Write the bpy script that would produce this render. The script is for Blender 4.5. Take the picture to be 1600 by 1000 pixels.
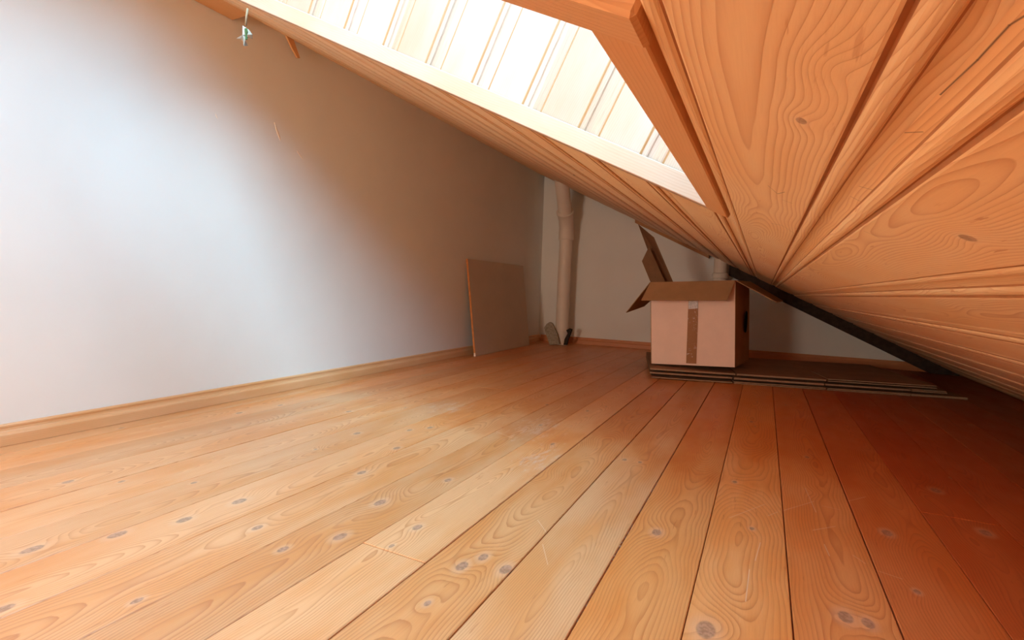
import bpy, math, random
from mathutils import Matrix, Vector
C = bpy.context.scene.collection
for o in list(bpy.data.objects): bpy.data.objects.remove(o)

# ---------------------------------------------------------------- units
# Measured in camera heights (H) relative to the lens; W() turns them into metres.
H = 0.475
def W(x, y, z): return Vector((x*H, y*H, (z+1)*H))
SL = 0.495                      # roof slope dz/dx
TH = math.atan(SL)
CT, ST = math.cos(TH), math.sin(TH)
C0 = 0.22                       # ceiling height over the lens at x = 0

# ---------------------------------------------------------------- camera
F = 795.0
d1 = Vector((1195-800, 463-500, F))
a = .032; b = -(a*d1.x - d1.y)/F
up = Vector((a, -1, b)).normalized(); Yc = d1.normalized(); Xc = Yc.cross(up)
cam = bpy.data.cameras.new('camera'); camo = bpy.data.objects.new('camera', cam); C.objects.link(camo)
cx = Vector((Xc.x, Yc.x, up.x)); cy = -Vector((Xc.y, Yc.y, up.y)); cz = -Vector((Xc.z, Yc.z, up.z))
m = Matrix((cx, cy, cz)).transposed().to_4x4(); m.translation = W(0, 0, 0)
camo.matrix_world = m
cam.sensor_width = 36; cam.lens = 36*F/1600; cam.clip_start = .005
bpy.context.scene.camera = camo

# ---------------------------------------------------------------- sky and exposure
wd = bpy.data.worlds.new('sky'); bpy.context.scene.world = wd; wd.use_nodes = True
bg = wd.node_tree.nodes['Background']
bg.inputs[0].default_value = (.38, .74, 1.0, 1); bg.inputs[1].default_value = 6.9
sl = bpy.data.lights.new('hazy_sun', 'SUN'); sl.energy = 10.5; sl.angle = math.radians(46); sl.color = (.48, .80, 1.0)
so = bpy.data.objects.new('hazy_sun', sl); C.objects.link(so)
so.rotation_euler = Vector((-1.1, 1.85, -1.3)).to_track_quat('-Z', 'Y').to_euler()
vs = bpy.context.scene.view_settings
vs.view_transform = 'Standard'; vs.look = 'None'; vs.gamma = 1; vs.use_curve_mapping = False
vs.exposure = 0.0
bpy.context.scene.cycles.max_bounces = 12
bpy.context.scene.cycles.diffuse_bounces = 8

# skylight opening in the ceiling (x in H on the slope, y in H)
OX0, OX1, OY0, OY1, OD = -3.10, -0.205, 0.60, 2.03, 0.68
pl = bpy.data.lights.new('skylight_portal', 'AREA'); pl.shape = 'RECTANGLE'
pl.size = (OX1-OX0)/CT*H; pl.size_y = (OY1-OY0)*H; pl.cycles.is_portal = True
po = bpy.data.objects.new('skylight_portal', pl); C.objects.link(po)

# added warm fill light behind the camera, lifting the shadows of the room
fl_ = bpy.data.lights.new('rear_fill_light', 'AREA'); fl_.shape = 'RECTANGLE'; fl_.size = 1.0*H; fl_.size_y = 1.0*H
fl_.energy = 34; fl_.color = (1.0, .82, .64)
fo = bpy.data.objects.new('rear_fill_light', fl_); C.objects.link(fo)
fo.location = W(-2.9, -3.6, .25); fo.rotation_euler = (math.radians(90), 0, math.radians(22))

# ceiling frame: s down the slope, y along, h along the outward normal
CM = Matrix(((CT, 0, ST, 0), (0, 1, 0, 0), (-ST, 0, CT, (C0+1)*H), (0, 0, 0, 1)))
po.matrix_world = CM @ Matrix.Translation(Vector(((OX0+OX1)/2/CT*H, (OY0+OY1)/2*H, (OD-.01)*H)))

# ---------------------------------------------------------------- helpers
def mesh(name, verts, faces, mat, parent=None, uv=None, smooth=False, mw=None):
    me = bpy.data.meshes.new(name)
    me.from_pydata([tuple(v) for v in verts], [], faces)
    if mat: me.materials.append(mat)
    if uv:
        l = me.uv_layers.new(name='UVMap')
        for lp in me.loops: l.data[lp.index].uv = uv(me.vertices[lp.vertex_index].co)
    if smooth:
        for p in me.polygons: p.use_smooth = True
    me.validate(); me.update()
    o = bpy.data.objects.new(name, me); C.objects.link(o)
    if parent: o.parent = parent
    if mw is not None: o.matrix_world = mw
    return o
def empty(name, loc, rz=0, ry=0):
    o = bpy.data.objects.new(name, None); C.objects.link(o); o.location = loc
    o.rotation_euler = (0, ry, rz); o.empty_display_size = .05; return o
def tag(o, label=None, cat=None, group=None, kind=None):
    for k, v in (('label', label), ('category', cat), ('group', group), ('kind', kind)):
        if v: o[k] = v
    return o
def boxv(x0, x1, y0, y1, z0, z1):
    v = [(x, y, z) for x in (x0, x1) for y in (y0, y1) for z in (z0, z1)]
    f = [(0,1,3,2), (4,6,7,5), (0,4,5,1), (2,3,7,6), (0,2,6,4), (1,5,7,3)]
    return v, f
def join(parts):
    V, Fs = [], []
    for v, f in parts:
        n = len(V); V += list(v); Fs += [tuple(i+n for i in q) for q in f]
    return V, Fs
def bevbox(x0, x1, y0, y1, z0, z1, b):
    """box with chamfered edges"""
    V = []; idx = {}
    for i, (sx, x) in enumerate(((1, x0), (-1, x1))):
        for j, (sy, y) in enumerate(((1, y0), (-1, y1))):
            for k, (sz, z) in enumerate(((1, z0), (-1, z1))):
                for ax in range(3):
                    p = [x + (0 if ax == 0 else sx*b), y + (0 if ax == 1 else sy*b), z + (0 if ax == 2 else sz*b)]
                    idx[(i, j, k, ax)] = len(V); V.append(tuple(p))
    Fc = []
    g = lambda i, j, k, ax: idx[(i, j, k, ax)]
    for i in (0, 1):
        Fc.append(tuple(g(*q, 0) for q in ((i,0,0), (i,1,0), (i,1,1), (i,0,1))))
        Fc.append(tuple(g(*q, 1) for q in ((0,i,0), (1,i,0), (1,i,1), (0,i,1))))
        Fc.append(tuple(g(*q, 2) for q in ((0,0,i), (1,0,i), (1,1,i), (0,1,i))))
    for p in (0, 1):
        for q in (0, 1):
            Fc.append((g(p,q,0,0), g(p,q,1,0), g(p,q,1,1), g(p,q,0,1)))
            Fc.append((g(p,0,q,0), g(p,1,q,0), g(p,1,q,2), g(p,0,q,2)))
            Fc.append((g(0,p,q,1), g(1,p,q,1), g(1,p,q,2), g(0,p,q,2)))
    for i in (0,1):
        for j in (0,1):
            for k in (0,1): Fc.append((g(i,j,k,0), g(i,j,k,1), g(i,j,k,2)))
    return V, Fc
def extrude(profile, y0, y1, axis='y', ny=1):
    """closed 2D profile (a, b) extruded; a,b -> x,z for axis y"""
    n = len(profile); V = []
    for r in range(ny+1):
        t = y0 + (y1-y0)*r/ny
        for (p, q) in profile: V.append((p, t, q) if axis == 'y' else (t, p, q))
    Fc = []
    for r in range(ny):
        for i in range(n):
            j = (i+1) % n; Fc.append((r*n+i, r*n+j, (r+1)*n+j, (r+1)*n+i))
    Fc.append(tuple(range(n))[::-1]); Fc.append(tuple(range(ny*n, ny*n+n)))
    return V, Fc
def tube(path, radii, n=24, cap=True):
    V, Fc = [], []
    P = [Vector(p) for p in path]
    for i, p in enumerate(P):
        t = (P[min(i+1, len(P)-1)] - P[max(i-1, 0)]).normalized()
        u = Vector((1, 0, 0)) - t*t.x; u.normalize(); w = t.cross(u)
        for k in range(n):
            an = 2*math.pi*k/n; V.append(p + (u*math.cos(an) + w*math.sin(an))*radii[i])
    for i in range(len(P)-1):
        for k in range(n):
            j = (k+1) % n; Fc.append((i*n+k, i*n+j, (i+1)*n+j, (i+1)*n+k))
    if cap: Fc.append(tuple(range(n))[::-1]); Fc.append(tuple(range((len(P)-1)*n, len(P)*n)))
    return V, Fc

# ---------------------------------------------------------------- materials
class NT:
    def __init__(s, name):
        s.m = bpy.data.materials.new(name); s.m.use_nodes = True; s.t = s.m.node_tree; s.n = s.t.nodes
        s.b = s.n['Principled BSDF']
    def new(s, typ, **kw):
        n = s.n.new(typ)
        for k, v in kw.items(): setattr(n, k, v)
        return n
    def put(s, sock, v):
        if hasattr(v, 'is_output'): s.t.links.new(v, sock)
        else: sock.default_value = v
    def ma(s, op, a, b=None, c=None):
        n = s.new('ShaderNodeMath', operation=op)
        for i, v in enumerate((a, b, c)):
            if v is not None: s.put(n.inputs[i], v)
        return n.outputs[0]
    def vec(s, x, y, z=0.0):
        n = s.new('ShaderNodeCombineXYZ')
        for i, v in enumerate((x, y, z)): s.put(n.inputs[i], v)
        return n.outputs[0]
    def noise(s, v, scale=1.0, detail=2.0, rough=.5, w=None, dist=0.0):
        n = s.new('ShaderNodeTexNoise')
        if w is not None: n.noise_dimensions = '4D'; s.put(n.inputs['W'], w)
        s.put(n.inputs['Vector'], v); n.inputs['Scale'].default_value = scale
        n.inputs['Detail'].default_value = detail; n.inputs['Roughness'].default_value = rough
        n.inputs['Distortion'].default_value = dist
        return n.outputs[0]
    def ramp(s, f, stops):
        n = s.new('ShaderNodeValToRGB'); s.put(n.inputs[0], f); e = n.color_ramp.elements
        while len(e) > 1: e.remove(e[-1])
        e[0].position = stops[0][0]; e[0].color = (*stops[0][1], 1)
        for p, c in stops[1:]:
            q = e.new(p); q.color = (*c, 1)
        return n.outputs[0]
    def sm(s, f, lo, hi, o0=0.0, o1=1.0):
        n = s.new('ShaderNodeMapRange'); n.interpolation_type = 'SMOOTHSTEP'; n.clamp = True
        for i, v in enumerate((f, lo, hi, o0, o1)): s.put(n.inputs[i], v)
        return n.outputs[0]
    def mix(s, f, a, b, bt='MIX'):
        n = s.new('ShaderNodeMix', data_type='RGBA', blend_type=bt)
        s.put(n.inputs[0], f)
        for i, v in ((6, a), (7, b)):
            if hasattr(v, 'is_output'): s.t.links.new(v, n.inputs[i])
            else: n.inputs[i].default_value = (*v, 1)
        return n.outputs[2]
    def bump(s, h, strength, dist=.001):
        n = s.new('ShaderNodeBump'); s.put(n.inputs['Height'], h)
        n.inputs['Strength'].default_value = strength; n.inputs['Distance'].default_value = dist
        s.t.links.new(n.outputs[0], s.b.inputs['Normal'])
    def col(s, c): s.put(s.b.inputs['Base Color'], c)
    def rough(s, r): s.put(s.b.inputs['Roughness'], r)

def wood(name, seed, light, dark, orange, knots=(), K=250.0, rings=.55, rough=.42, auto=0.0,
         bump=.25, spec=.5, xc=0.0, depth=.035, stains=None, knotcol=(.16, .08, .05), halo=(.85, .68, .48), dents=0.0, streak=.5, scratches=(), cracks=(), dashes=0.0, wear_shade=None, warp=5.5, wobble=.008):
    """pine: growth rings cut from a trunk whose pith wanders below the face. UV in metres (across, along)."""
    T = NT(name); uvn = T.new('ShaderNodeUVMap'); sx = T.new('ShaderNodeSeparateXYZ')
    T.t.links.new(uvn.outputs[0], sx.inputs[0]); U, V = sx.outputs[0], sx.outputs[1]
    rnd = random.Random(seed); sd = rnd.uniform(0, 50)
    # wandering pith
    n1 = T.noise(T.vec(0.0, T.ma('MULTIPLY', V, 2.2), sd), 1, 2, .5)
    n2 = T.noise(T.vec(3.0, T.ma('MULTIPLY', V, 1.0), sd+9), 1, 2.5, .55)
    dx = T.ma('ADD', T.ma('SUBTRACT', U, xc), T.ma('MULTIPLY', T.ma('SUBTRACT', n1, .5), .07))
    dz = T.ma('ADD', T.ma('ABSOLUTE', T.ma('MULTIPLY', T.ma('SUBTRACT', n2, .36), depth*warp)), .008)
    r = T.ma('SQRT', T.ma('ADD', T.ma('MULTIPLY', dx, dx), T.ma('MULTIPLY', dz, dz)))
    wob = T.noise(T.vec(T.ma('MULTIPLY', U, 22.0), T.ma('MULTIPLY', V, 2.0), sd+3), 1, 3, .5)
    r = T.ma('ADD', r, T.ma('MULTIPLY', wob, wobble))
    core = None; hal = None
    for (ku, kv, kr, kt) in knots:
        ddx = T.ma('SUBTRACT', U, ku); ddy = T.ma('MULTIPLY', T.ma('SUBTRACT', V, kv), .55)
        d2 = T.ma('ADD', T.ma('MULTIPLY', ddx, ddx), T.ma('MULTIPLY', ddy, ddy))
        g = T.ma('EXPONENT', T.ma('MULTIPLY', d2, -1.0/(kr*2.6)**2))
        r = T.ma('ADD', r, T.ma('MULTIPLY', g, kr*1.5))
        if kt:   # dark knot
            dd = T.ma('SQRT', T.ma('ADD', T.ma('MULTIPLY', ddx, ddx), T.ma('MULTIPLY', T.ma('MULTIPLY', ddy, ddy), 1.3)))
            dd = T.ma('ADD', dd, T.ma('MULTIPLY', T.ma('SUBTRACT', wob, .5), kr*.5))
            c = T.sm(dd, kr*.92, kr*.66); hh = T.sm(dd, kr*1.9, kr*.9)
            core = c if core is None else T.ma('MAXIMUM', core, c)
            hal = hh if hal is None else T.ma('MAXIMUM', hal, hh)
    if auto > 0:   # small chance knots
        vn = T.new('ShaderNodeTexVoronoi'); vn.inputs['Scale'].default_value = 1
        T.t.links.new(T.vec(T.ma('MULTIPLY', U, 9.0), T.ma('MULTIPLY', V, 4.0), sd+20), vn.inputs['Vector'])
        vn.voronoi_dimensions = '2D'
        sc = T.new('ShaderNodeSeparateColor'); T.t.links.new(vn.outputs['Color'], sc.inputs[0])
        on = T.ma('GREATER_THAN', sc.outputs[0], 1-auto)
        size = T.ma('MULTIPLY_ADD', sc.outputs[1], .045, .025)
        dq = T.ma('DIVIDE', vn.outputs['Distance'], size)
        g = T.ma('MULTIPLY', T.ma('EXPONENT', T.ma('MULTIPLY', T.ma('MULTIPLY', dq, dq), -.18)), on)
        r = T.ma('ADD', r, T.ma('MULTIPLY', g, .012))
        c = T.ma('MULTIPLY', T.sm(dq, 1.0, .65), on); hh = T.ma('MULTIPLY', T.sm(dq, 2.0, .9), on)
        core = c if core is None else T.ma('MAXIMUM', core, c)
        hal = hh if hal is None else T.ma('MAXIMUM', hal, hh)
    fr = T.ma('FRACT', T.ma('MULTIPLY', r, K))
    line = T.ma('POWER', fr, 3.0)
    line = T.ma('MULTIPLY', line, T.sm(fr, 1.0, .93))
    vary = T.noise(T.vec(T.ma('MULTIPLY', U, 30.0), T.ma('MULTIPLY', V, 3.0), sd+5), 1, 2, .5)
    fib = T.noise(T.vec(T.ma('MULTIPLY', U, 900.0), T.ma('MULTIPLY', V, 25.0), sd+6), 1, 2, .6)
    patch = T.noise(T.vec(T.ma('MULTIPLY', U, 9.0), T.ma('MULTIPLY', V, 2.2), sd+7), 1, 3, .6)
    base = T.mix(T.sm(patch, .35, .68), light, orange)
    base = T.mix(T.ma('MULTIPLY', T.ma('SUBTRACT', fib, .35), streak), base, dark)
    amt = T.ma('MULTIPLY', line, T.ma('MULTIPLY', T.sm(vary, .25, .6, .45, 1.0), rings))
    colr = T.mix(amt, base, dark)
    if hal is not None:
        colr = T.mix(T.ma('MULTIPLY', hal, .22), colr, halo)
        kc = T.mix(T.sm(T.noise(T.vec(U, V, sd), 160, 2, .6), .4, .6), knotcol, tuple(c*1.9+.04 for c in knotcol))
        colr = T.mix(T.ma('MULTIPLY', core, .62), colr, kc)
    rr = rough
    if stains:
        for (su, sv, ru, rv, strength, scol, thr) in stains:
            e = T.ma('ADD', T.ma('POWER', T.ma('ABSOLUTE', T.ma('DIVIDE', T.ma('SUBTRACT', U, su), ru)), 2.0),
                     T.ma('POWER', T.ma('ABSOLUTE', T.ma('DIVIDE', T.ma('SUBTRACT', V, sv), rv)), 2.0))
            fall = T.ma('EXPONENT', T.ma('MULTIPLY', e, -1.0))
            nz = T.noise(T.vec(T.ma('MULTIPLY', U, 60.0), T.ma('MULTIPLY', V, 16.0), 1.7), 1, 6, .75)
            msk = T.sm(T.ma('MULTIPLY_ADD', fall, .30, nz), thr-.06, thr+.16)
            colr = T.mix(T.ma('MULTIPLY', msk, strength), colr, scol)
    if wear_shade:  # varnish wear plus painted shade: farther floor tinted darker and more orange
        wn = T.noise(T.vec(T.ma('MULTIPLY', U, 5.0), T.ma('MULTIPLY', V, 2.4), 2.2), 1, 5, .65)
        wm = T.sm(T.ma('MULTIPLY_ADD', wn, 1.5, V), wear_shade+.55, wear_shade+1.0)
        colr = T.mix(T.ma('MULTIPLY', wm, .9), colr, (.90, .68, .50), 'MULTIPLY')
    if dashes:
        dn_ = T.noise(T.vec(T.ma('MULTIPLY', U, 190.0), T.ma('MULTIPLY', V, 16.0), sd+11), 1, 3, .6)
        dz_ = T.noise(T.vec(T.ma('MULTIPLY', U, 7.0), T.ma('MULTIPLY', V, 3.0), sd+12), 1, 2, .5)
        colr = T.mix(T.ma('MULTIPLY', T.ma('MULTIPLY', T.sm(dn_, .64, .70), T.sm(dz_, .42, .60)), dashes), colr, dark)
    for ci, (u1, v1, u2, v2) in enumerate(list(scratches) + list(cracks)):
        isc = ci >= len(scratches)
        L2 = (u2-u1)**2 + (v2-v1)**2
        t = T.ma('DIVIDE', T.ma('ADD', T.ma('MULTIPLY', T.ma('SUBTRACT', U, u1), u2-u1), T.ma('MULTIPLY', T.ma('SUBTRACT', V, v1), v2-v1)), L2)
        t = T.ma('MINIMUM', T.ma('MAXIMUM', t, 0.0), 1.0)
        ex = T.ma('SUBTRACT', T.ma('SUBTRACT', U, u1), T.ma('MULTIPLY', t, u2-u1))
        ey = T.ma('SUBTRACT', T.ma('SUBTRACT', V, v1), T.ma('MULTIPLY', t, v2-v1))
        d = T.ma('SQRT', T.ma('ADD', T.ma('MULTIPLY', ex, ex), T.ma('MULTIPLY', ey, ey)))
        colr = T.mix(T.ma('MULTIPLY', T.sm(T.ma('MULTIPLY_ADD', wob, .0008, d), .0010 if isc else .0015, .0004 if isc else .0008), .85 if isc else .55), colr, (.10, .045, .03) if isc else (.90, .70, .48))
    T.col(colr)
    rn = T.noise(T.vec(T.ma('MULTIPLY', U, 14.0), T.ma('MULTIPLY', V, 5.0), 4.0), 1, 4, .6)
    T.rough(T.ma('MULTIPLY_ADD', rn, .25, rr-.12))
    T.b.inputs['Specular IOR Level'].default_value = spec
    hgt = T.ma('ADD', T.ma('MULTIPLY', line, -.5), T.ma('MULTIPLY', fib, .5))
    if dents: hgt = T.ma('ADD', hgt, T.ma('MULTIPLY', T.noise(T.vec(T.ma('MULTIPLY', U, 12.0), T.ma('MULTIPLY', V, 5.0), 8.0), 1, 2, .5), dents))
    T.bump(hgt, bump, .0006)
    return T.m

def plain(name, c, rough=.6, spec=.4, var=0.0, scale=20, bump=0.0, c2=None):
    T = NT(name); tc = T.new('ShaderNodeTexCoord')
    if var or c2:
        n = T.noise(tc.outputs['Object'], scale, 4, .6)
        c2 = c2 or tuple(v*(1-var) for v in c)
        T.col(T.mix(T.sm(n, .3, .7), c, c2))
        if bump: T.bump(n, bump, .001)
    else: T.b.inputs['Base Color'].default_value = (*c, 1)
    T.rough(rough); T.b.inputs['Specular IOR Level'].default_value = spec
    return T.m

def plaster(name, c):
    T = NT(name); tc = T.new('ShaderNodeTexCoord').outputs['Object']
    big = T.noise(tc, 3, 3, .5); fine = T.noise(tc, 260, 4, .65); mid = T.noise(tc, 30, 3, .5)
    T.col(T.mix(T.sm(big, .35, .7), c, tuple(v*.965 for v in c)))
    T.rough(.9); T.b.inputs['Specular IOR Level'].default_value = .2
    T.bump(T.ma('ADD', fine, T.ma('MULTIPLY', mid, 2.0)), .12, .0012)
    return T.m

M_wall = plaster('white_plaster', (.82, .85, .84))
M_dark = plain('dark_roof_deck', (.05, .032, .022), .9, .2, .4)
M_sub = plain('dark_subfloor', (.035, .018, .010), .9, .2, .4)
M_pipe = plain('painted_pipe', (.80, .74, .66), .45, .4, .06, 8)
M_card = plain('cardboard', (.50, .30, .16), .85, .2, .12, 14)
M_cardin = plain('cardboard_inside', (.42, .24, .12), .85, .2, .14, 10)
M_cardback = plain('shaded_cardboard', (.24, .13, .07), .9, .15, .15, 12)  # base colour darkened to paint the shade on the raised flaps
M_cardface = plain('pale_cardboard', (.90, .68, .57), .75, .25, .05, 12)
M_cardedge = plain('corrugated_edge', (.50, .32, .18), .9, .1, .5, 400)
M_black = plain('black_hole', (.01, .008, .008), .9, .1)
M_stone = plain('grey_mortar', (.42, .38, .30), .95, .2, .35, 60, .6)
M_chip = plain('dark_rubble', (.06, .045, .035), .95, .2, .6, 90, .5)

# ---------------------------------------------------------------- floor
def fl(px, py):       # the spot of the floor that a pixel shows (used only to read off knot places)
    r = Vector((px-800, py-500, F)); v = Vector((r.dot(Xc), r.dot(Yc), r.dot(up)))
    return v.x/-v.z*H, v.y/-v.z*H
KN = [(1103,984,.017,1),(1141,974,.016,0),(1171,757,.013,0),(1148,753,.007,1),(1322,964,.013,1),(1356,973,.010,1),(1386,832,.011,1),
      (1433,924,.006,1),(1462,766,.013,1),(1488,747,.006,1),(1540,832,.012,1),(531,838,.013,1),(594,785,.013,1),(442,858,.009,1),
      (374,783,.013,1),(288,812,.012,1),(183,835,.012,1),(50,858,.013,1),(5,951,.011,1),(214,938,.007,1),(722,884,.011,1),
      (755,870,.010,1),(790,889,.012,1),(652,824,.009,1),(612,853,.005,1),(668,942,.006,1),(545,643,.010,1),(558,677,.011,1),
      (565,738,.011,1),(402,824,.009,1),(493,702,.005,1),(303,754,.006,1),(1026,832,.011,1),(976,718,.008,1),(1000,722,.006,1),
      (1174,659,.008,1),(1261,714,.008,1),(1195,692,.008,0),(1240,716,.006,0),(438,633,.009,1),(374,645,.010,1),(106,753,.009,1),
      (640,672,.009,1),(672,668,.010,1),(845,664,.009,1),(918,642,.008,1),(1517,664,.009,1),(1443,604,.01,1),(1175,826,.006,1),
      (905,700,.016,0),(860,750,.012,0),(1130,985,.008,0),(857,820,.008,0),(1270,770,.008,0),(700,750,.009,1),(620,700,.01,1),(190,752,.006,1)]
SCR = []
for (a_, b_, c_, d_) in ((1140,809,1195,788),(1225,797,1272,783),(1322,783,1352,776),(1258,762,1275,800),(1270,828,1305,822),(1180,876,1188,848),
                         (1165,940,1171,890),(1333,867,1352,880),(1374,892,1410,904),(1200,806,1215,800),(1285,790,1312,796),(1288,850,1296,868),
                         (840,812,860,840),(848,850,856,882),(690,655,720,660),(770,672,800,684)):
    SCR.append((*fl(a_, b_), *fl(c_, d_)))
SEAM0, PW = -.1615, .2945
XL, XR, YB, YF = -3.90, 2.62, -4.0, 9.10
sub = mesh('floor', *boxv((XL-.2)*H, (XR+.3)*H, (YB-.2)*H, (YF+.2)*H, -.09, -.024), M_sub)
tag(sub, kind='structure')
gaps = {}   # wide joints
for k, g in ((-1, .0034), (0, .0016), (1, .0020), (-2, .0030), (-3, .0028), (-5, .0022), (-7, .0022), (-4, .0014), (-9, .0020), (2, .0024)): gaps[k] = g
lights = {0: (.93,.57,.24), -1: (.92,.50,.18), -2: (.92,.60,.30), 1: (.88,.45,.17), 2: (.74,.27,.085), 3: (.66,.18,.05), 4: (.55,.16,.05), 5: (.5,.16,.05), 6: (.45,.13,.045), 7: (.38,.11,.04), 8: (.35,.10,.04), 9: (.35,.10,.04), -3: (.84,.52,.24), -4: (.84,.53,.26)}  # plank colours carry painted light: paler near the skylight, darker red towards shaded right
k0 = -13; rr = random.Random(4)
def seam(k): return SEAM0 + PW*(k+1)          # right edge of plank k... plank 0 lies right of SEAM0
for k in range(-13, 10):
    x0 = SEAM0 + PW*k; x1 = x0 + PW
    x0c, x1c = max(x0, XL+.01), min(x1, XR)
    if x1c - x0c < .03: continue
    g0 = gaps.get(k, .0010); g1 = gaps.get(k+1, .0010)
    u0, u1 = x0c*H + g0/2, x1c*H - g1/2
    ks = []
    for (px, py, kr, kt) in KN:
        ku, kv = fl(px, py)
        if x0*H < ku < x1*H: ks.append((ku, kv, kr, kt))
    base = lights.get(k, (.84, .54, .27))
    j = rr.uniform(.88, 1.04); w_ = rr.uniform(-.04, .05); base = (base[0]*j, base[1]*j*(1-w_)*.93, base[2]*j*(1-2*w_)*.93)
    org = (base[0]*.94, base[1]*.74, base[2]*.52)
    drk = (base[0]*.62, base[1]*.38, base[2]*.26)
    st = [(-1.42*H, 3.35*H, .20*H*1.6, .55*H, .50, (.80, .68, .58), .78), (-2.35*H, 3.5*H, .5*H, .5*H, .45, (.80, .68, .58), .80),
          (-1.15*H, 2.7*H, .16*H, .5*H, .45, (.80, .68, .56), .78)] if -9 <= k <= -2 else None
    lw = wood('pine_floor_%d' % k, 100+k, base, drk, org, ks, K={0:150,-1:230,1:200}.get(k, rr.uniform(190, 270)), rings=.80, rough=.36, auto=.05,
              bump=.5, xc=(x0+x1)/2*H + rr.uniform(-.03, .03), depth=rr.uniform(.02, .05), stains=st, dents=1.2, wear_shade=1.62, dashes=.5, scratches=[q for q in SCR if x0*H < (q[0]+q[2])/2 < x1*H], knotcol=(.20,.115,.085))
    cuts = [YB, YF-.01]
    if k == -4: cuts = [YB, 1.47, YF-.01]
    if k == 3: cuts = [YB, 3.0, YF-.01]
    if k == -8: cuts = [YB, 4.4, YF-.01]
    zz = rr.uniform(-.0008, .0004)
    for i in range(len(cuts)-1):
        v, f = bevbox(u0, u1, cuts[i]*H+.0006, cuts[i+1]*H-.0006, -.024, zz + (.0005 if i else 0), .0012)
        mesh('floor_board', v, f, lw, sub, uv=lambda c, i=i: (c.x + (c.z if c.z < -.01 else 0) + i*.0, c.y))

# crumbs caught in the widest joint
rj = random.Random(9); parts = []
jx = (SEAM0 - PW)*H
for i in range(260):
    y = rj.uniform(1.1, 3.4)*H if i % 3 else rj.uniform(.6, 6)*H
    x = jx + rj.uniform(-.0017, .0022); z = rj.uniform(-.006, -.0005); r_ = rj.uniform(.0004, .0013)
    parts.append(([(x+r_, y, z), (x, y+r_*rj.uniform(.8, 2), z), (x-r_, y, z), (x, y-r_, z), (x, y, z+r_), (x, y, z-r_)],
                  [(0,1,4), (1,2,4), (2,3,4), (3,0,4), (1,0,5), (2,1,5), (3,2,5), (0,3,5)]))
o = mesh('joint_crumbs', *join(parts), plain('pale_crumbs', (.62, .48, .38), .9, .2, .3, 300), sub); o['kind'] = 'stuff'

# ---------------------------------------------------------------- walls
def wallbox(name, *a):
    v, f = boxv(*a); o = mesh(name, v, f, M_wall); tag(o, kind='structure'); return o
wl = wallbox('wall_left', (XL-.25)*H, XL*H, (YB-.2)*H, (YF+.2)*H, -.05, 4.6*H)
wallbox('wall_back', XL*H, (XR+.5)*H, YF*H, (YF+.25)*H, -.05, 4.2*H)
wallbox('wall_front', XL*H, (XR+.5)*H, (YB-.25)*H, YB*H, -.05, 4.2*H)

# plaster scars on the left wall
def onwall(px, py, x=XL):
    r = Vector((px-800, py-500, F)); v = Vector((r.dot(Xc), r.dot(Yc), r.dot(up))); t = x/v.x
    return v.y*t*H, (v.z*t+1)*H
M_scar = plaster('scarred_plaster', (.90, .80, .66))
for (p, q, wd_) in (((429, 192), (438, 220), .010), ((464, 236), (473, 249), .008), ((337, 178), (340, 186), .003)):
    y0, z0 = onwall(*p); y1, z1 = onwall(*q); n = 9; V = []; r2 = random.Random(int(p[0]))
    for i in range(n+1):
        t = i/n; w = wd_*math.sin(math.pi*min(max(t, .06), .94))*r2.uniform(.6, 1.1)
        yy, zz_ = y0+(y1-y0)*t, z0+(z1-z0)*t
        V += [(XL*H, yy-w, zz_+w*.4), (XL*H+.0022, yy-w*.4, zz_), (XL*H+.0012, yy+w*.3, zz_-w*.1), (XL*H, yy+w, zz_-w*.4)]
    Fc = [(i*4+j, i*4+j+1, i*4+j+5, i*4+j+4) for i in range(n) for j in range(3)]
    mesh('plaster_scar', V, Fc, M_scar, wl, smooth=True)

# ---------------------------------------------------------------- skirting boards
M_base = wood('pine_skirting', 7, (.78,.50,.27), (.55,.27,.11), (.74,.42,.19), K=180, rings=.35, rough=.45, bump=.2, streak=.35)
M_baseb = wood('reddish_pine_skirting', 8, (.62,.27,.12), (.42,.15,.06), (.60,.24,.10), K=180, rings=.35, rough=.45, bump=.2)
bh, bt = .058, .019
prof = [(0,0), (bt,0), (bt,bh*.50), (bt*.92,bh*.56), (bt*.66,bh*.62), (bt*.52,bh*.70), (bt*.50,bh*.80), (bt*.60,bh*.88), (bt*.60,bh*.94), (bt*.45,bh), (0,bh)]
v, f = extrude([(XL*H+p, q+.0005) for p, q in prof], YB*H, YF*H)
o = mesh('baseboard_left', v, f, M_base, uv=lambda c: (c.z + c.x*.5, c.y)); tag(o, kind='structure')
v, f = extrude([(YF*H-p, q+.0005) for p, q in prof], (XL+.042)*H, XR*H, axis='x')
o = mesh('baseboard_back', v, f, M_baseb, uv=lambda c: (c.z + c.y*.5, c.x)); tag(o, kind='structure')

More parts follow.
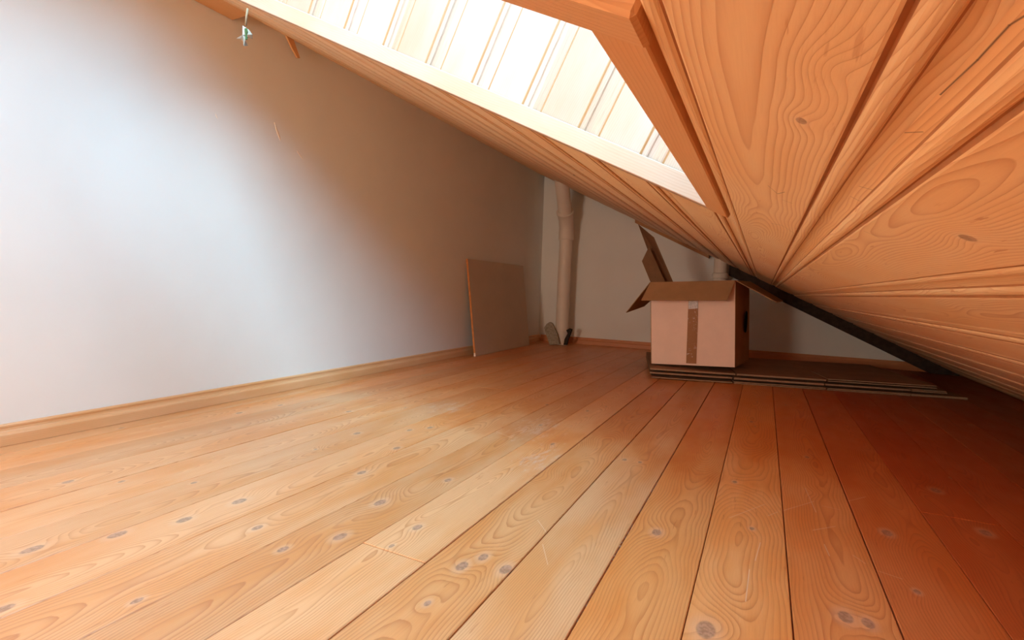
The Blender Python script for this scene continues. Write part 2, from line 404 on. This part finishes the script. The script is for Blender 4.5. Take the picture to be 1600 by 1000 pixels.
# ---------------------------------------------------------------- ceiling
def cb(s0, s1, y0, y1, h0, h1): return boxv(s0*H, s1*H, y0*H, y1*H, h0*H, h1*H)
S0, S1 = -4.45, 3.05
A0, A1 = OX0/CT, OX1/CT
deck = mesh('ceiling', *join([cb(S0, S1, YB-.2, OY0-.02, .036, .20), cb(S0, S1, OY1+.07, YF+.2, .036, .20),
                              cb(A1+.02, S1, OY0-.02, OY1+.07, .036, .20), cb(S0, A0-.02, OY0-.02, OY1+.07, .036, .20)]), M_dark, mw=CM)
tag(deck, kind='structure')
GP, G0 = .2925, .128
RC, BD, RD = .0185, .026, .012       # half recess, bead width, recess depth
def profile(s0, s1, l=True, r=True):
    P = []
    def edge(s, d):
        q = [(s, RD), (s + d*RC, RD), (s + d*(RC+.002), RD*.7)]
        for i in range(1, 6):
            an = math.pi*i/6
            q.append((s + d*(RC + .002 + BD*.5*(1-math.cos(an))), RD*.55 - math.sin(an)*RD*.50))
        q += [(s + d*(RC+BD+.003), RD*.42), (s + d*(RC+BD+.007), .001), (s+d*(RC+BD+.010), 0)]
        return q
    P += edge(s0, 1) + edge(s1, -1)[::-1]
    P += [(s1, .034), (s0, .034)]
    return [(p*H, q*H) for p, q in P]
M_groove = plain('shaded_varnish_groove', (.46, .19, .07), .5, .4, .2, 30)  # aged varnish tone that also paints shade lines along the groove edges
knc = {0: [(-.02, .50, .006, 1), (-.012, .30, .010, 0)], 1: [(.115*H*0+.118, .60, .010, 1)]}
rc = random.Random(11)
def ce(px, py):
    r = Vector((px-800, py-500, F)); v = Vector((r.dot(Xc), r.dot(Yc), r.dot(up))); t = C0/(v.z+SL*v.x)
    return v.x*t/CT*H, v.y*t*H
CR = []
for (a_, b_, c_, d_) in ((1455,170,1510,120),(1510,120,1557,70),(1557,70,1600,45),(1205,349,1222,352),(1222,352,1243,366),(1320,298,1358,309),(1310,311,1340,326),
                         (1350,361,1375,372),(1200,290,1215,303),(1215,303,1226,300),(1222,312,1238,318),(1385,225,1430,224)):
    CR.append((*ce(a_, b_), *ce(c_, d_)))
CK = [(1252,189,.004,1),(1296,108,.005,0),(1512,372,.0065,1),(1580,12,.004,1)]
for k in range(-16, 11):
    s0 = G0 + GP*(k-1); s1 = s0 + GP
    if s1 < S0 or s0 > 2.95: continue
    base = (.88, .64, .37); j = rc.uniform(.95, 1.05); base = tuple(c*j for c in base)
    if k < -3: base = (base[0]*1.0, base[1]*1.0, base[2]*1.05)
    ks = []
    for (px, py, kr, kt) in CK:
        ku, kv = ce(px, py)
        if s0*H < ku < s1*H: ks.append((ku, kv, kr, kt))
    near = abs(s0) < .8
    mat = wood('pine_ceiling_%d' % k, 300+k, base, (base[0]*.66, base[1]*.43, base[2]*.33), (base[0]*.97, base[1]*.86, base[2]*.74), ks,
               K=rc.uniform(260, 330), rings=.8, rough=.5, auto=0 if near else .06, bump=.35,
               xc=(s0+s1)/2*H + rc.uniform(-.03, .03), depth=.03, streak=.3, dashes=.8, warp=3.6, wobble=.005,
               cracks=[q for q in CR if s0*H < (q[0]+q[2])/2 < s1*H])
    ys = [(YB, OY0-.005), (OY1+.005, 8.92)] if s0 < A1 and s1 > A0 else [(YB, 8.92)]
    if s0 < A1 < s1:    # board notched round the opening: keep its right-hand strip whole
        ys = [(YB, OY0-.005), (OY1+.005, 8.92)]
        pr = [(p, q) for p, q in profile(s0, s1) if p > A1*H+.0005]
        pr = [((A1+.002)*H, RD*H)] + [pp for pp in pr[:-1]] + [pr[-1], ((A1+.002)*H, .034*H)]
        v, f = extrude(pr, (OY0-.005)*H, (OY1+.005)*H)
        mesh('ceiling_board', v, f, mat, deck, uv=lambda c: (c.x, c.y))
    for (y0, y1) in ys:
        v, f = extrude(profile(s0, s1), y0*H, y1*H)
        ob = mesh('ceiling_board', v, f, mat, deck, uv=lambda c: (c.x, c.y)); ob.data.materials.append(M_groove)
        for p in ob.data.polygons:
            d_ = min(abs(p.center.x/H-s0), abs(p.center.x/H-s1))
            if RC+BD+.001 < d_ < RC+BD+.007 or RC-.001 < d_ < RC+.0025: p.material_index = 1

# ---------------------------------------------------------------- skylight shaft
win = empty('window_1', CM @ Vector(((A0+A1)/2*H, OY1*H, 0))); tag(win, kind='structure')
def wood_simple(name, seed, light, **kw):
    return wood(name, seed, light, (light[0]*.70, light[1]*.50, light[2]*.38), (light[0]*.98, light[1]*.88, light[2]*.76), **kw)
def inwin(name, v, f, mat, uv):
    o = mesh(name, v, f, mat, None, uv=uv); o.parent = win
    o.matrix_parent_inverse = win.matrix_world.inverted() if False else Matrix()
    bpy.context.view_layer.update()
    o.matrix_world = CM
    return o
bpy.context.view_layer.update()
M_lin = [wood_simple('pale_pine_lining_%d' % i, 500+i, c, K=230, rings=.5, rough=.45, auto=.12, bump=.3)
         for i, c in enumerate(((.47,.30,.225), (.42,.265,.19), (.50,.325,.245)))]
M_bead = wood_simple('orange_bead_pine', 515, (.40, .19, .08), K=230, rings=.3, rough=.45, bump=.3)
k = 0; s = G0 + GP*0
while True:
    s1 = G0 - GP*k - .06; s0 = s1 - GP; k += 1
    if s1 < A0: break
    if s0 > A1: continue
    a0, a1 = max(s0, A0), min(s1, A1)
    pr = [(p, (OY1)*H + (q-RD*H)*1.0 + .03*H) for p, q in profile(s0, s1)]
    pr = [(min(max(p, A0*H), A1*H), q) for p, q in pr]
    V = []; n = len(pr)
    for hh in (.0, OD): V += [(p, q, hh*H) for p, q in pr]
    Fc = [(i, (i+1) % n, (i+1) % n + n, i+n) for i in range(n)] + [tuple(range(n)), tuple(range(n, 2*n))[::-1]]
    mt = M_lin[k % 3]
    lb = inwin('lining_board', V, Fc, mt, lambda c: (c.x, c.z)); lb.data.materials.append(M_bead)
    for p in lb.data.polygons:
        cxx = p.center.x/H
        if min(abs(cxx-a0), abs(cxx-a1)) < RC+BD+.009 and min(abs(cxx-a0), abs(cxx-a1)) > RC+BD-.001: p.material_index = 1
for nm, a_ in (('side_lining', (A1, A1+.03, OY0-.02, OY1+.05, .0, OD)), ('side_lining', (A0-.03, A0, OY0-.02, OY1+.05, 0, OD)),
               ('near_lining', (A0-.03, A1+.03, OY0-.03, OY0, 0, OD))):
    v, f = cb(*a_); inwin(nm, v, f, M_lin[0], lambda c: (c.x+c.y if True else 0, c.z))
v, f = join([cb(A0-.2, A1+.2, OY1+.08, OY1+.2, .19, OD), cb(A0-.2, A1+.2, OY0-.2, OY0-.03, .19, OD), cb(A1+.03, A1+.2, OY0-.2, OY1+.2, .19, OD), cb(A0-.2, A0-.03, OY0-.2, OY1+.2, .19, OD)])
inwin('roof_kerb', v, f, M_dark, lambda c: (c.x, c.z))
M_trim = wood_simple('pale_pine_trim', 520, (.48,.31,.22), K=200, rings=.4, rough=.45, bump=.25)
M_trim2 = wood_simple('pine_batten', 521, (.72,.42,.20), K=220, rings=.5, rough=.5, bump=.3, knots=[])
v, f = bevbox(A0*H, (A1+.0)*H, (OY1-.035)*H, (OY1+.006)*H, -.004*H, .074*H, .0015); inwin('edge_trim', v, f, M_trim, lambda c: (c.z+c.y, c.x))
v, f = bevbox((A1-.002)*H, (A1+.079)*H, (OY0-.0)*H, (OY1+.005)*H, -.006*H, .030*H, .0015); inwin('edge_batten', v, f, M_trim2, lambda c: (c.x+c.z*.5, c.y))
v, f = bevbox(A0*H, (A1+.083)*H, (OY0-.075)*H, (OY0+.004)*H, -.010*H, .030*H, .0025); inwin('edge_batten', v, f, M_trim2, lambda c: (c.y+c.z*.5, c.x))

# batten and near-black bar under the roof at the back wall, stub by the left wall
def clz(x): return C0 - SL*x
M_rough = wood_simple('rough_pine_strip', 530, (.50,.27,.13), K=160, rings=.5, rough=.8, bump=.5)
M_bar = plain('near_black_bar', (.07, .045, .035), .9, .2, .4, 30)
def slopebar(name, x0, x1, y0, y1, d0, d1_, mat):
    V = []
    for x in (x0, x1):
        for y in (y0, y1):
            for d in (d0, d1_): V.append(W(x, y, clz(x)-d))
    f = [(0,1,3,2), (4,6,7,5), (0,4,5,1), (2,3,7,6), (0,2,6,4), (1,5,7,3)]
    o = mesh(name, V, f, mat, uv=lambda c: (c.z+c.y, c.x)); tag(o, kind='structure'); return o
slopebar('trim_1', -2.10, -.86, 8.96, 9.09, -.01, .05, M_rough)
slopebar('trim_2', -.54, 2.45, 8.93, 9.09, -.01, .17, M_bar)  # near-black bar filling the dark band below the ceiling edge
V = []
stub = mesh('trim_3', *bevbox((XL+.005)*H, (XL+.42)*H, .2*H, 2.72*H, (2.045+1)*H, (2.13+1)*H, .002), M_trim2, uv=lambda c: (c.x+c.z, c.y))
tag(stub, kind='structure')

# ---------------------------------------------------------------- leaning board
M_pface = plain('grey_laminate', (.60, .53, .44), .55, .4, .05, 6)
M_pedge = plain('orange_edge_band', (.62, .24, .07), .6, .3, .2, 40)
M_pwhite = plain('chipped_white_core', (.85, .75, .62), .8, .2)
pnl = empty('leaning_panel', W(-3.69, 7.2, -1))
tag(pnl, 'square flat grey laminate board with orange edge leaning against the left wall', 'board')
ph = 1.415*H; lean = math.asin((3.895-.028-3.69)/1.415)
th = .030*H
def P(yy, up_, t):   # t thickness towards the room
    return Vector((-math.sin(lean)*up_ + math.cos(lean)*t, yy, math.cos(lean)*up_ + math.sin(lean)*t))
yl, yr = (6.32-7.2)*H, (8.20-7.2)*H
def slab(name, y0, y1, a0, a1, t0, t1, mat):
    V = [P(y, u_, t) for y in (y0, y1) for u_ in (a0, a1) for t in (t0, t1)]
    return mesh(name, V, [(0,1,3,2), (4,6,7,5), (0,4,5,1), (2,3,7,6), (0,2,6,4), (1,5,7,3)], mat, pnl)
slab('core', yl+.002, yr, .001, ph, -th, -.0008, M_pface)
slab('face', yl+.002, yr, .001, ph, -.0008, 0, M_pface)
o = slab('edge_band', yl, yl+.002, .024, ph, -th, 0, M_pedge); o['label'] = 'orange edge band'
o = slab('edge_chip', yl, yl+.002, .001, .024, -th, 0, M_pwhite); o['label'] = 'chipped pale corner'

# ---------------------------------------------------------------- pipes
def part(name, parent, v, f, mat, smooth=True):
    o = mesh(name, [Vector(p) for p in v], f, mat, parent, smooth=smooth)
    return o
def shade_sharp(o, ang=35):
    me = o.data
    for p in me.polygons: p.use_smooth = True
    me.set_sharp_from_angle(angle=math.radians(ang))
pip = empty('drain_pipe', W(-3.29, 8.72, -1))
tag(pip, 'cream vertical drain pipe with angled elbow in the back left corner', 'pipe')
hh = H
def rel(x, y, z): return ((x+3.29)*H, (y-8.72)*H, (z+1)*H)
o = part('pipe_body', pip, *tube([rel(-3.29,8.72,-.995), rel(-3.285,8.72,-.60), rel(-3.28,8.72,.2), rel(-3.27,8.72,.96)], [.118*H]*4), M_pipe); shade_sharp(o)
o = part('pipe_socket', pip, *tube([rel(-3.27,8.72,.90), rel(-3.27,8.72,.905), rel(-3.27,8.72,1.02), rel(-3.265,8.70,1.12), rel(-3.25,8.62,1.24), rel(-3.235,8.54,1.33), rel(-3.233,8.53,1.345), rel(-3.23,8.50,1.375), rel(-3.228,8.495,1.38)],
      [.125*H,.138*H,.138*H,.130*H,.132*H,.140*H,.152*H,.152*H,.136*H]), M_pipe); shade_sharp(o)
o = part('pipe_branch', pip, *tube([rel(-3.24,8.56,1.31), rel(-3.19,8.28,1.64), rel(-3.16,8.10,1.86)], [.122*H]*3), M_pipe); shade_sharp(o)
o = part('pipe_collar', pip, *tube([rel(-3.29,8.72,-.80), rel(-3.29,8.72,-.797), rel(-3.29,8.72,-.757), rel(-3.29,8.72,-.753)], [.118*H,.126*H,.126*H,.118*H]), M_pipe); shade_sharp(o)
vp = empty('vent_pipe', W(-.66, 8.80, -1))
tag(vp, 'short grey vent pipe stub under the roof behind the open cardboard box', 'pipe')
def rel2(z): return (0, 0, (z+1)*H)
o = part('pipe_body', vp, *tube([rel2(-.995), rel2(.28), rel2(.62)], [.10*H]*3), M_pipe); shade_sharp(o)
o = part('pipe_socket', vp, *tube([rel2(.26), rel2(.265), rel2(.33), rel2(.345), rel2(.35)], [.10*H,.125*H,.125*H,.115*H,.10*H]), M_pipe); shade_sharp(o)

# rubble round the foot of the pipe
def chunk(name, pts, depth, mat, label, cat):
    """irregular slab: front outline pts in (x,z) H, tilted, with real thickness"""
    r3 = random.Random(len(name)); n = len(pts); y = 8.50
    cxm = sum(p[0] for p in pts)/n
    e = empty(name, W(cxm, y, -1)); V = []
    for i, (x, z) in enumerate(pts): V.append(((x-cxm)*H, r3.uniform(-.012, .012)*H + (z+1)*.10*H, (z+1)*H))
    for i, (x, z) in enumerate(pts): V.append(((x-cxm)*H*.94, depth*H + (z+1)*.10*H, (z+1)*H*.97))
    Fc = [tuple(range(n))[::-1], tuple(range(n, 2*n))] + [(i, (i+1) % n, (i+1) % n + n, i+n) for i in range(n)]
    bpy.data.objects.remove(e)
    o = mesh(name, V, Fc, mat); o.location = W(cxm, y, -1); tag(o, label, cat); return o
def at(px, py, y=8.50):
    r = Vector((px-800, py-500, F)); v = Vector((r.dot(Xc), r.dot(Yc), r.dot(up))); t = y/v.y
    return v.x*t, max(v.z*t, -.998)
chunk('mortar_slab', [at(*p) for p in ((859,539),(851,519),(849,512),(853,506),(858,503),(861,505),(866,514),(870,522),(874,538))], .07, M_stone,
      'grey broken mortar slab leaning at the left of the pipe foot', 'rubble')
chunk('rubble_fragment', [at(*p) for p in ((880,539),(882,530),(886,521),(884,516),(889,513),(893,514),(891,520),(888,528),(885,539))], .05, M_chip,
      'dark jagged rubble fragment at the right of the pipe foot', 'rubble')

# ---------------------------------------------------------------- open cardboard box
T_ = .007
def rayat(px, py, y):
    r = Vector((px-800, py-500, F)); v = Vector((r.dot(Xc), r.dot(Yc), r.dot(up))); return v*(y/v.y)
BO = Vector((-.73, 6.6, -.83))
box = empty('open_cardboard_box', W(*BO))
tag(box, 'open cardboard box with raised flaps standing on the flattened cartons', 'box')
def L(v): return (Vector(v)-BO)*H
def sheet(name, quad, th_, mat, parent, mat2=None, uvq=False):
    """quad (H coords, lens-relative) thickened along its normal"""
    q = [L(p) for p in quad]; nrm = (q[1]-q[0]).cross(q[3]-q[0]).normalized()*th_
    V = q + [p - nrm for p in q]; n = len(q)
    Fc = [tuple(range(n)), tuple(range(n, 2*n))[::-1]] + [(i, i+n, (i+1) % n + n, (i+1) % n) for i in range(n)]
    o = mesh(name, V, Fc, mat, parent)
    o.data.materials.append(mat2 or mat); o.data.materials.append(M_cardedge)
    for i, p in enumerate(o.data.polygons): p.material_index = 0 if i == 0 else (1 if i == 1 else 2)
    return o
FLb, FRb = rayat(1017, 568, 6.25), rayat(1148, 574, 6.25)
FLt, FRt = rayat(1016, 441, 6.25), rayat(1149, 438, 6.25)
dep = Vector((.125, .78, 0)); depl = Vector((.10, .78, 0))
BLb, BRb, BLt, BRt = FLb+depl, FRb+dep, FLt+depl, FRt+dep
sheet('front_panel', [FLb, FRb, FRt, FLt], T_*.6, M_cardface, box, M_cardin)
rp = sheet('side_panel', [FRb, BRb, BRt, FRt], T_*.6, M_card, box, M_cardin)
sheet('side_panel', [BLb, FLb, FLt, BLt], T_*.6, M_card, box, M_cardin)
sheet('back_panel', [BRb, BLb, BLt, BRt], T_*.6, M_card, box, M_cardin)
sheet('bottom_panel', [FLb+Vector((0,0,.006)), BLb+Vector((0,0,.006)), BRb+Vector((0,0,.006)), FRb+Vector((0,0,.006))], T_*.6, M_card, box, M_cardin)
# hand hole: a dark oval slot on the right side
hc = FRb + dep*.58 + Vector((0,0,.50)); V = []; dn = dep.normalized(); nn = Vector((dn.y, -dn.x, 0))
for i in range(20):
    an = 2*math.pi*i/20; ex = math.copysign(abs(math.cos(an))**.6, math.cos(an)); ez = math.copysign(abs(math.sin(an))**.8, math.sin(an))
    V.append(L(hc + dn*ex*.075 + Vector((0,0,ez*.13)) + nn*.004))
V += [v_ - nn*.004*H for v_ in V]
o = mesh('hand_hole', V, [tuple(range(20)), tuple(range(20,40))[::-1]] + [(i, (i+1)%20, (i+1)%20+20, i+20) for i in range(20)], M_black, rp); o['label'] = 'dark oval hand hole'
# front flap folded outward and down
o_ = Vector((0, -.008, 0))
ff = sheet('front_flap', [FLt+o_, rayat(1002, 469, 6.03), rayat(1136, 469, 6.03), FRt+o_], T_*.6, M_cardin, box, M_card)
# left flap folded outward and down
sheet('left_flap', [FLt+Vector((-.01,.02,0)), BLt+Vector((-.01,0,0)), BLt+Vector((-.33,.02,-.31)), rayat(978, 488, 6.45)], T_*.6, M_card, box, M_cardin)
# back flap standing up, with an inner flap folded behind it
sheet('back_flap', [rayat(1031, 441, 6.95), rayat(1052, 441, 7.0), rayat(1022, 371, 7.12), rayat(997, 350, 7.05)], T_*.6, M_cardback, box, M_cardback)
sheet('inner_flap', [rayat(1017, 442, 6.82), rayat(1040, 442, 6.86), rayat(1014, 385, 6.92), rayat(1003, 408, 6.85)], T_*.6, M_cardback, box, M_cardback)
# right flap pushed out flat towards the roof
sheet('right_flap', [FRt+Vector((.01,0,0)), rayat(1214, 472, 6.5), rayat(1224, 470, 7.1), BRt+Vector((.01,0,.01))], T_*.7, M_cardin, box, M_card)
# packing tape, the shine of its creases painted on as pale flecks
T = NT('brown_tape'); tc = T.new('ShaderNodeTexCoord').outputs['Object']
nz = T.noise(tc, 60, 4, .7, dist=1.5); wv = T.sm(nz, .60, .66); 
T.col(T.mix(T.ma('MULTIPLY', wv, .7), (.34,.15,.055), (.80,.70,.62))); T.rough(.5); T.b.inputs['Specular IOR Level'].default_value = .25
M_tape = T.m
M_label = plain('pale_print_film', (.62, .55, .56), .35, .5, .35, 150)
def onfront(px, py, off=.004):
    p = rayat(px, py, 6.25-off); return p
tp = [(1075.5,469),(1074.5,500),(1073,540),(1072,567.5)]; tq = [(1091,469),(1090.5,500),(1089,540),(1088,568.5)]
V = [L(onfront(*p)) for p in tp] + [L(onfront(*p)) for p in tq] + [L(onfront(*p, .0005)) for p in tp] + [L(onfront(*p, .0005)) for p in tq]
Fc = [(i, i+4, i+5, i+1) for i in range(3)] + [(i, i+1, i+9, i+8) for i in range(3)] + [(i+4, i+12, i+13, i+5) for i in range(3)]
o = mesh('tape_strip', V, Fc, M_tape, box); o['label'] = 'brown packing tape strip'
tt = o
q = [L(onfront(*p, .006)) for p in ((1076,470),(1090.5,470),(1090.3,482),(1075.5,483))]
o = mesh('film_patch', q + [v_ + Vector((0,.002*H,0)) for v_ in q], [(0,1,2,3), (4,7,6,5), (0,4,5,1), (1,5,6,2), (2,6,7,3), (3,7,4,0)], M_label, tt); o['label'] = 'pale film patch on the tape'

# ---------------------------------------------------------------- flattened cartons
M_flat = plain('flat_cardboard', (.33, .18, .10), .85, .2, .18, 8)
M_flat2 = plain('pale_edge_cardboard', (.44, .30, .20), .9, .2, .3, 200)
yaw = math.radians(13)
def carton(z, lens, dflap, dbody, shift, label, seed, gap):
    r4 = random.Random(seed)
    e = empty('flattened_carton', W(-1.165+shift, 6.03+shift*math.tan(yaw), -1+z), yaw)
    tag(e, label, 'cardboard', 'flattened cartons stacked on the floor')
    for layer, zz in ((0, 0), (1, gap)):
        x = 0; t = .0045
        for i, ln in enumerate(lens):
            x1 = x+ln
            w0 = r4.uniform(-.0035, .0035) if layer == 0 else r4.uniform(-.002, .003)
            zt = zz*H
            # flap at the front: drooping slightly, cut apart at the corners
            V = []
            fr = r4.uniform(-.012, .012)*H
            for (yy, dz) in ((fr, (w0 if layer else abs(w0)*.5) - (.004 if layer else 0)), (dflap*H*.5, w0*.3), (dflap*H, 0)):
                for xx in ((x+.008)*H, (x1-.008)*H):
                    V += [(xx, yy, zt+max(dz, -zt)), (xx, yy, zt+t+max(dz, -zt))]
            Fc = [(0,2,3,1), (8,9,11,10)]
            for s_ in (0, 4): Fc += [(s_+0, s_+4, s_+6, s_+2), (s_+1, s_+3, s_+7, s_+5), (s_+0, s_+1, s_+5, s_+4), (s_+2, s_+6, s_+7, s_+3)]
            o = mesh('flap', V, Fc, M_flat, e); o.data.materials.append(M_flat2); o.data.polygons[0].material_index = 1
            v, f = bevbox(x*H+.0012, x1*H-.0012, dflap*H+.001, (dflap+dbody)*H, zt, zt+t, .0008)
            mesh('panel', v, f, M_flat, e)
            x = x1
    return e
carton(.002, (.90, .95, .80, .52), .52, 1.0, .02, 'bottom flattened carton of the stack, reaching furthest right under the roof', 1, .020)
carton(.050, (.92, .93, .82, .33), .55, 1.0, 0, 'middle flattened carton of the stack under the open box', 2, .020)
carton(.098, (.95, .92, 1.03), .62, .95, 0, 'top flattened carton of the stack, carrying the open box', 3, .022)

# ---------------------------------------------------------------- cord with plastic tag
M_cord = plain('beige_cord', (.30, .20, .12), .8, .2)
T = NT('clear_film'); T.b.inputs['Base Color'].default_value = (.30,.25,.20,1); T.b.inputs['Roughness'].default_value = .25
T.b.inputs['Alpha'].default_value = .8; M_film = T.m
M_green = plain('green_leaf', (.05, .09, .03), .6, .3)
tp_ = rayat(387, 13, 1.985); bt_ = rayat(384, 40, 2.0)
cord = empty('hanging_cord', W(*tp_)); tag(cord, 'thin beige cord hanging from the skylight edge with a crumpled clear tag', 'cord')
def Lc(v): return (Vector(v)-tp_)*H
md = (tp_+bt_)/2 + Vector((-.003, 0, 0))
o = mesh('string', *tube([Lc(tp_), Lc(md), Lc(bt_)], [.0026]*3, 8), M_cord, cord, smooth=True)
r5 = random.Random(3)
outl = [(383,42),(388,46),(396,55),(392,60),(387,56),(389,66),(388,75),(382,69),(379,62),(373,62),(372,57),(380,54),(381,47)]
ctr = rayat(384, 57, 2.0)
n = len(outl); V = []
for i, p in enumerate(outl): V.append(Lc(rayat(*p, 2.0) + Vector((0, r5.uniform(-.03, .03), 0))))
V.append(Lc(ctr + Vector((0, -.02, 0))))
for i, p in enumerate(outl): V.append(V[i] + Vector((0, .0015, 0)))
V.append(V[n] + Vector((0, .0015, 0)))
Fc = [(i, (i+1) % n, n) for i in range(n)] + [((i+1) % n + n+1, i+n+1, 2*n+1) for i in range(n)] + [(i, i+n+1, (i+1) % n+n+1, (i+1) % n) for i in range(n)]
o = mesh('crumpled_tag', V, Fc, M_film, cord); o['label'] = 'crumpled clear plastic tag'
gq = [(382,44),(385,44),(386,49),(384.8,53),(385,61),(383,62),(383,54),(381.8,49)]
V = [Lc(rayat(*p, 1.955)) for p in gq]; n = len(gq); V += [v_ + Vector((0, .003, 0)) for v_ in V]
o = mesh('green_sprig', V, [tuple(range(n)), tuple(range(n, 2*n))[::-1]] + [(i, i+n, (i+1) % n+n, (i+1) % n) for i in range(n)], M_green, cord); o['label'] = 'dark green sprig'

# splinter hanging at the wall edge
q0 = [(445,50),(457,56),(463,74),(469,91),(465,90),(457,76)]
def wr(px, py, x):
    r = Vector((px-800, py-500, F)); v = Vector((r.dot(Xc), r.dot(Yc), r.dot(up))); return v*(x/v.x)
s_o = wr(447, 50, -3.86)
V = [(wr(px, py, -3.85)-s_o)*H for px, py in q0]; n = len(V); V += [v_ + Vector((-.008, 0, 0)) for v_ in V]
o = mesh('wood_splinter', V, [tuple(range(n)), tuple(range(n, 2*n))[::-1]] + [(i, i+n, (i+1) % n+n, (i+1) % n) for i in range(n)], M_trim2)
o.location = W(*s_o); tag(o, 'brown wooden splinter hanging where the left wall meets the ceiling', 'splinter')
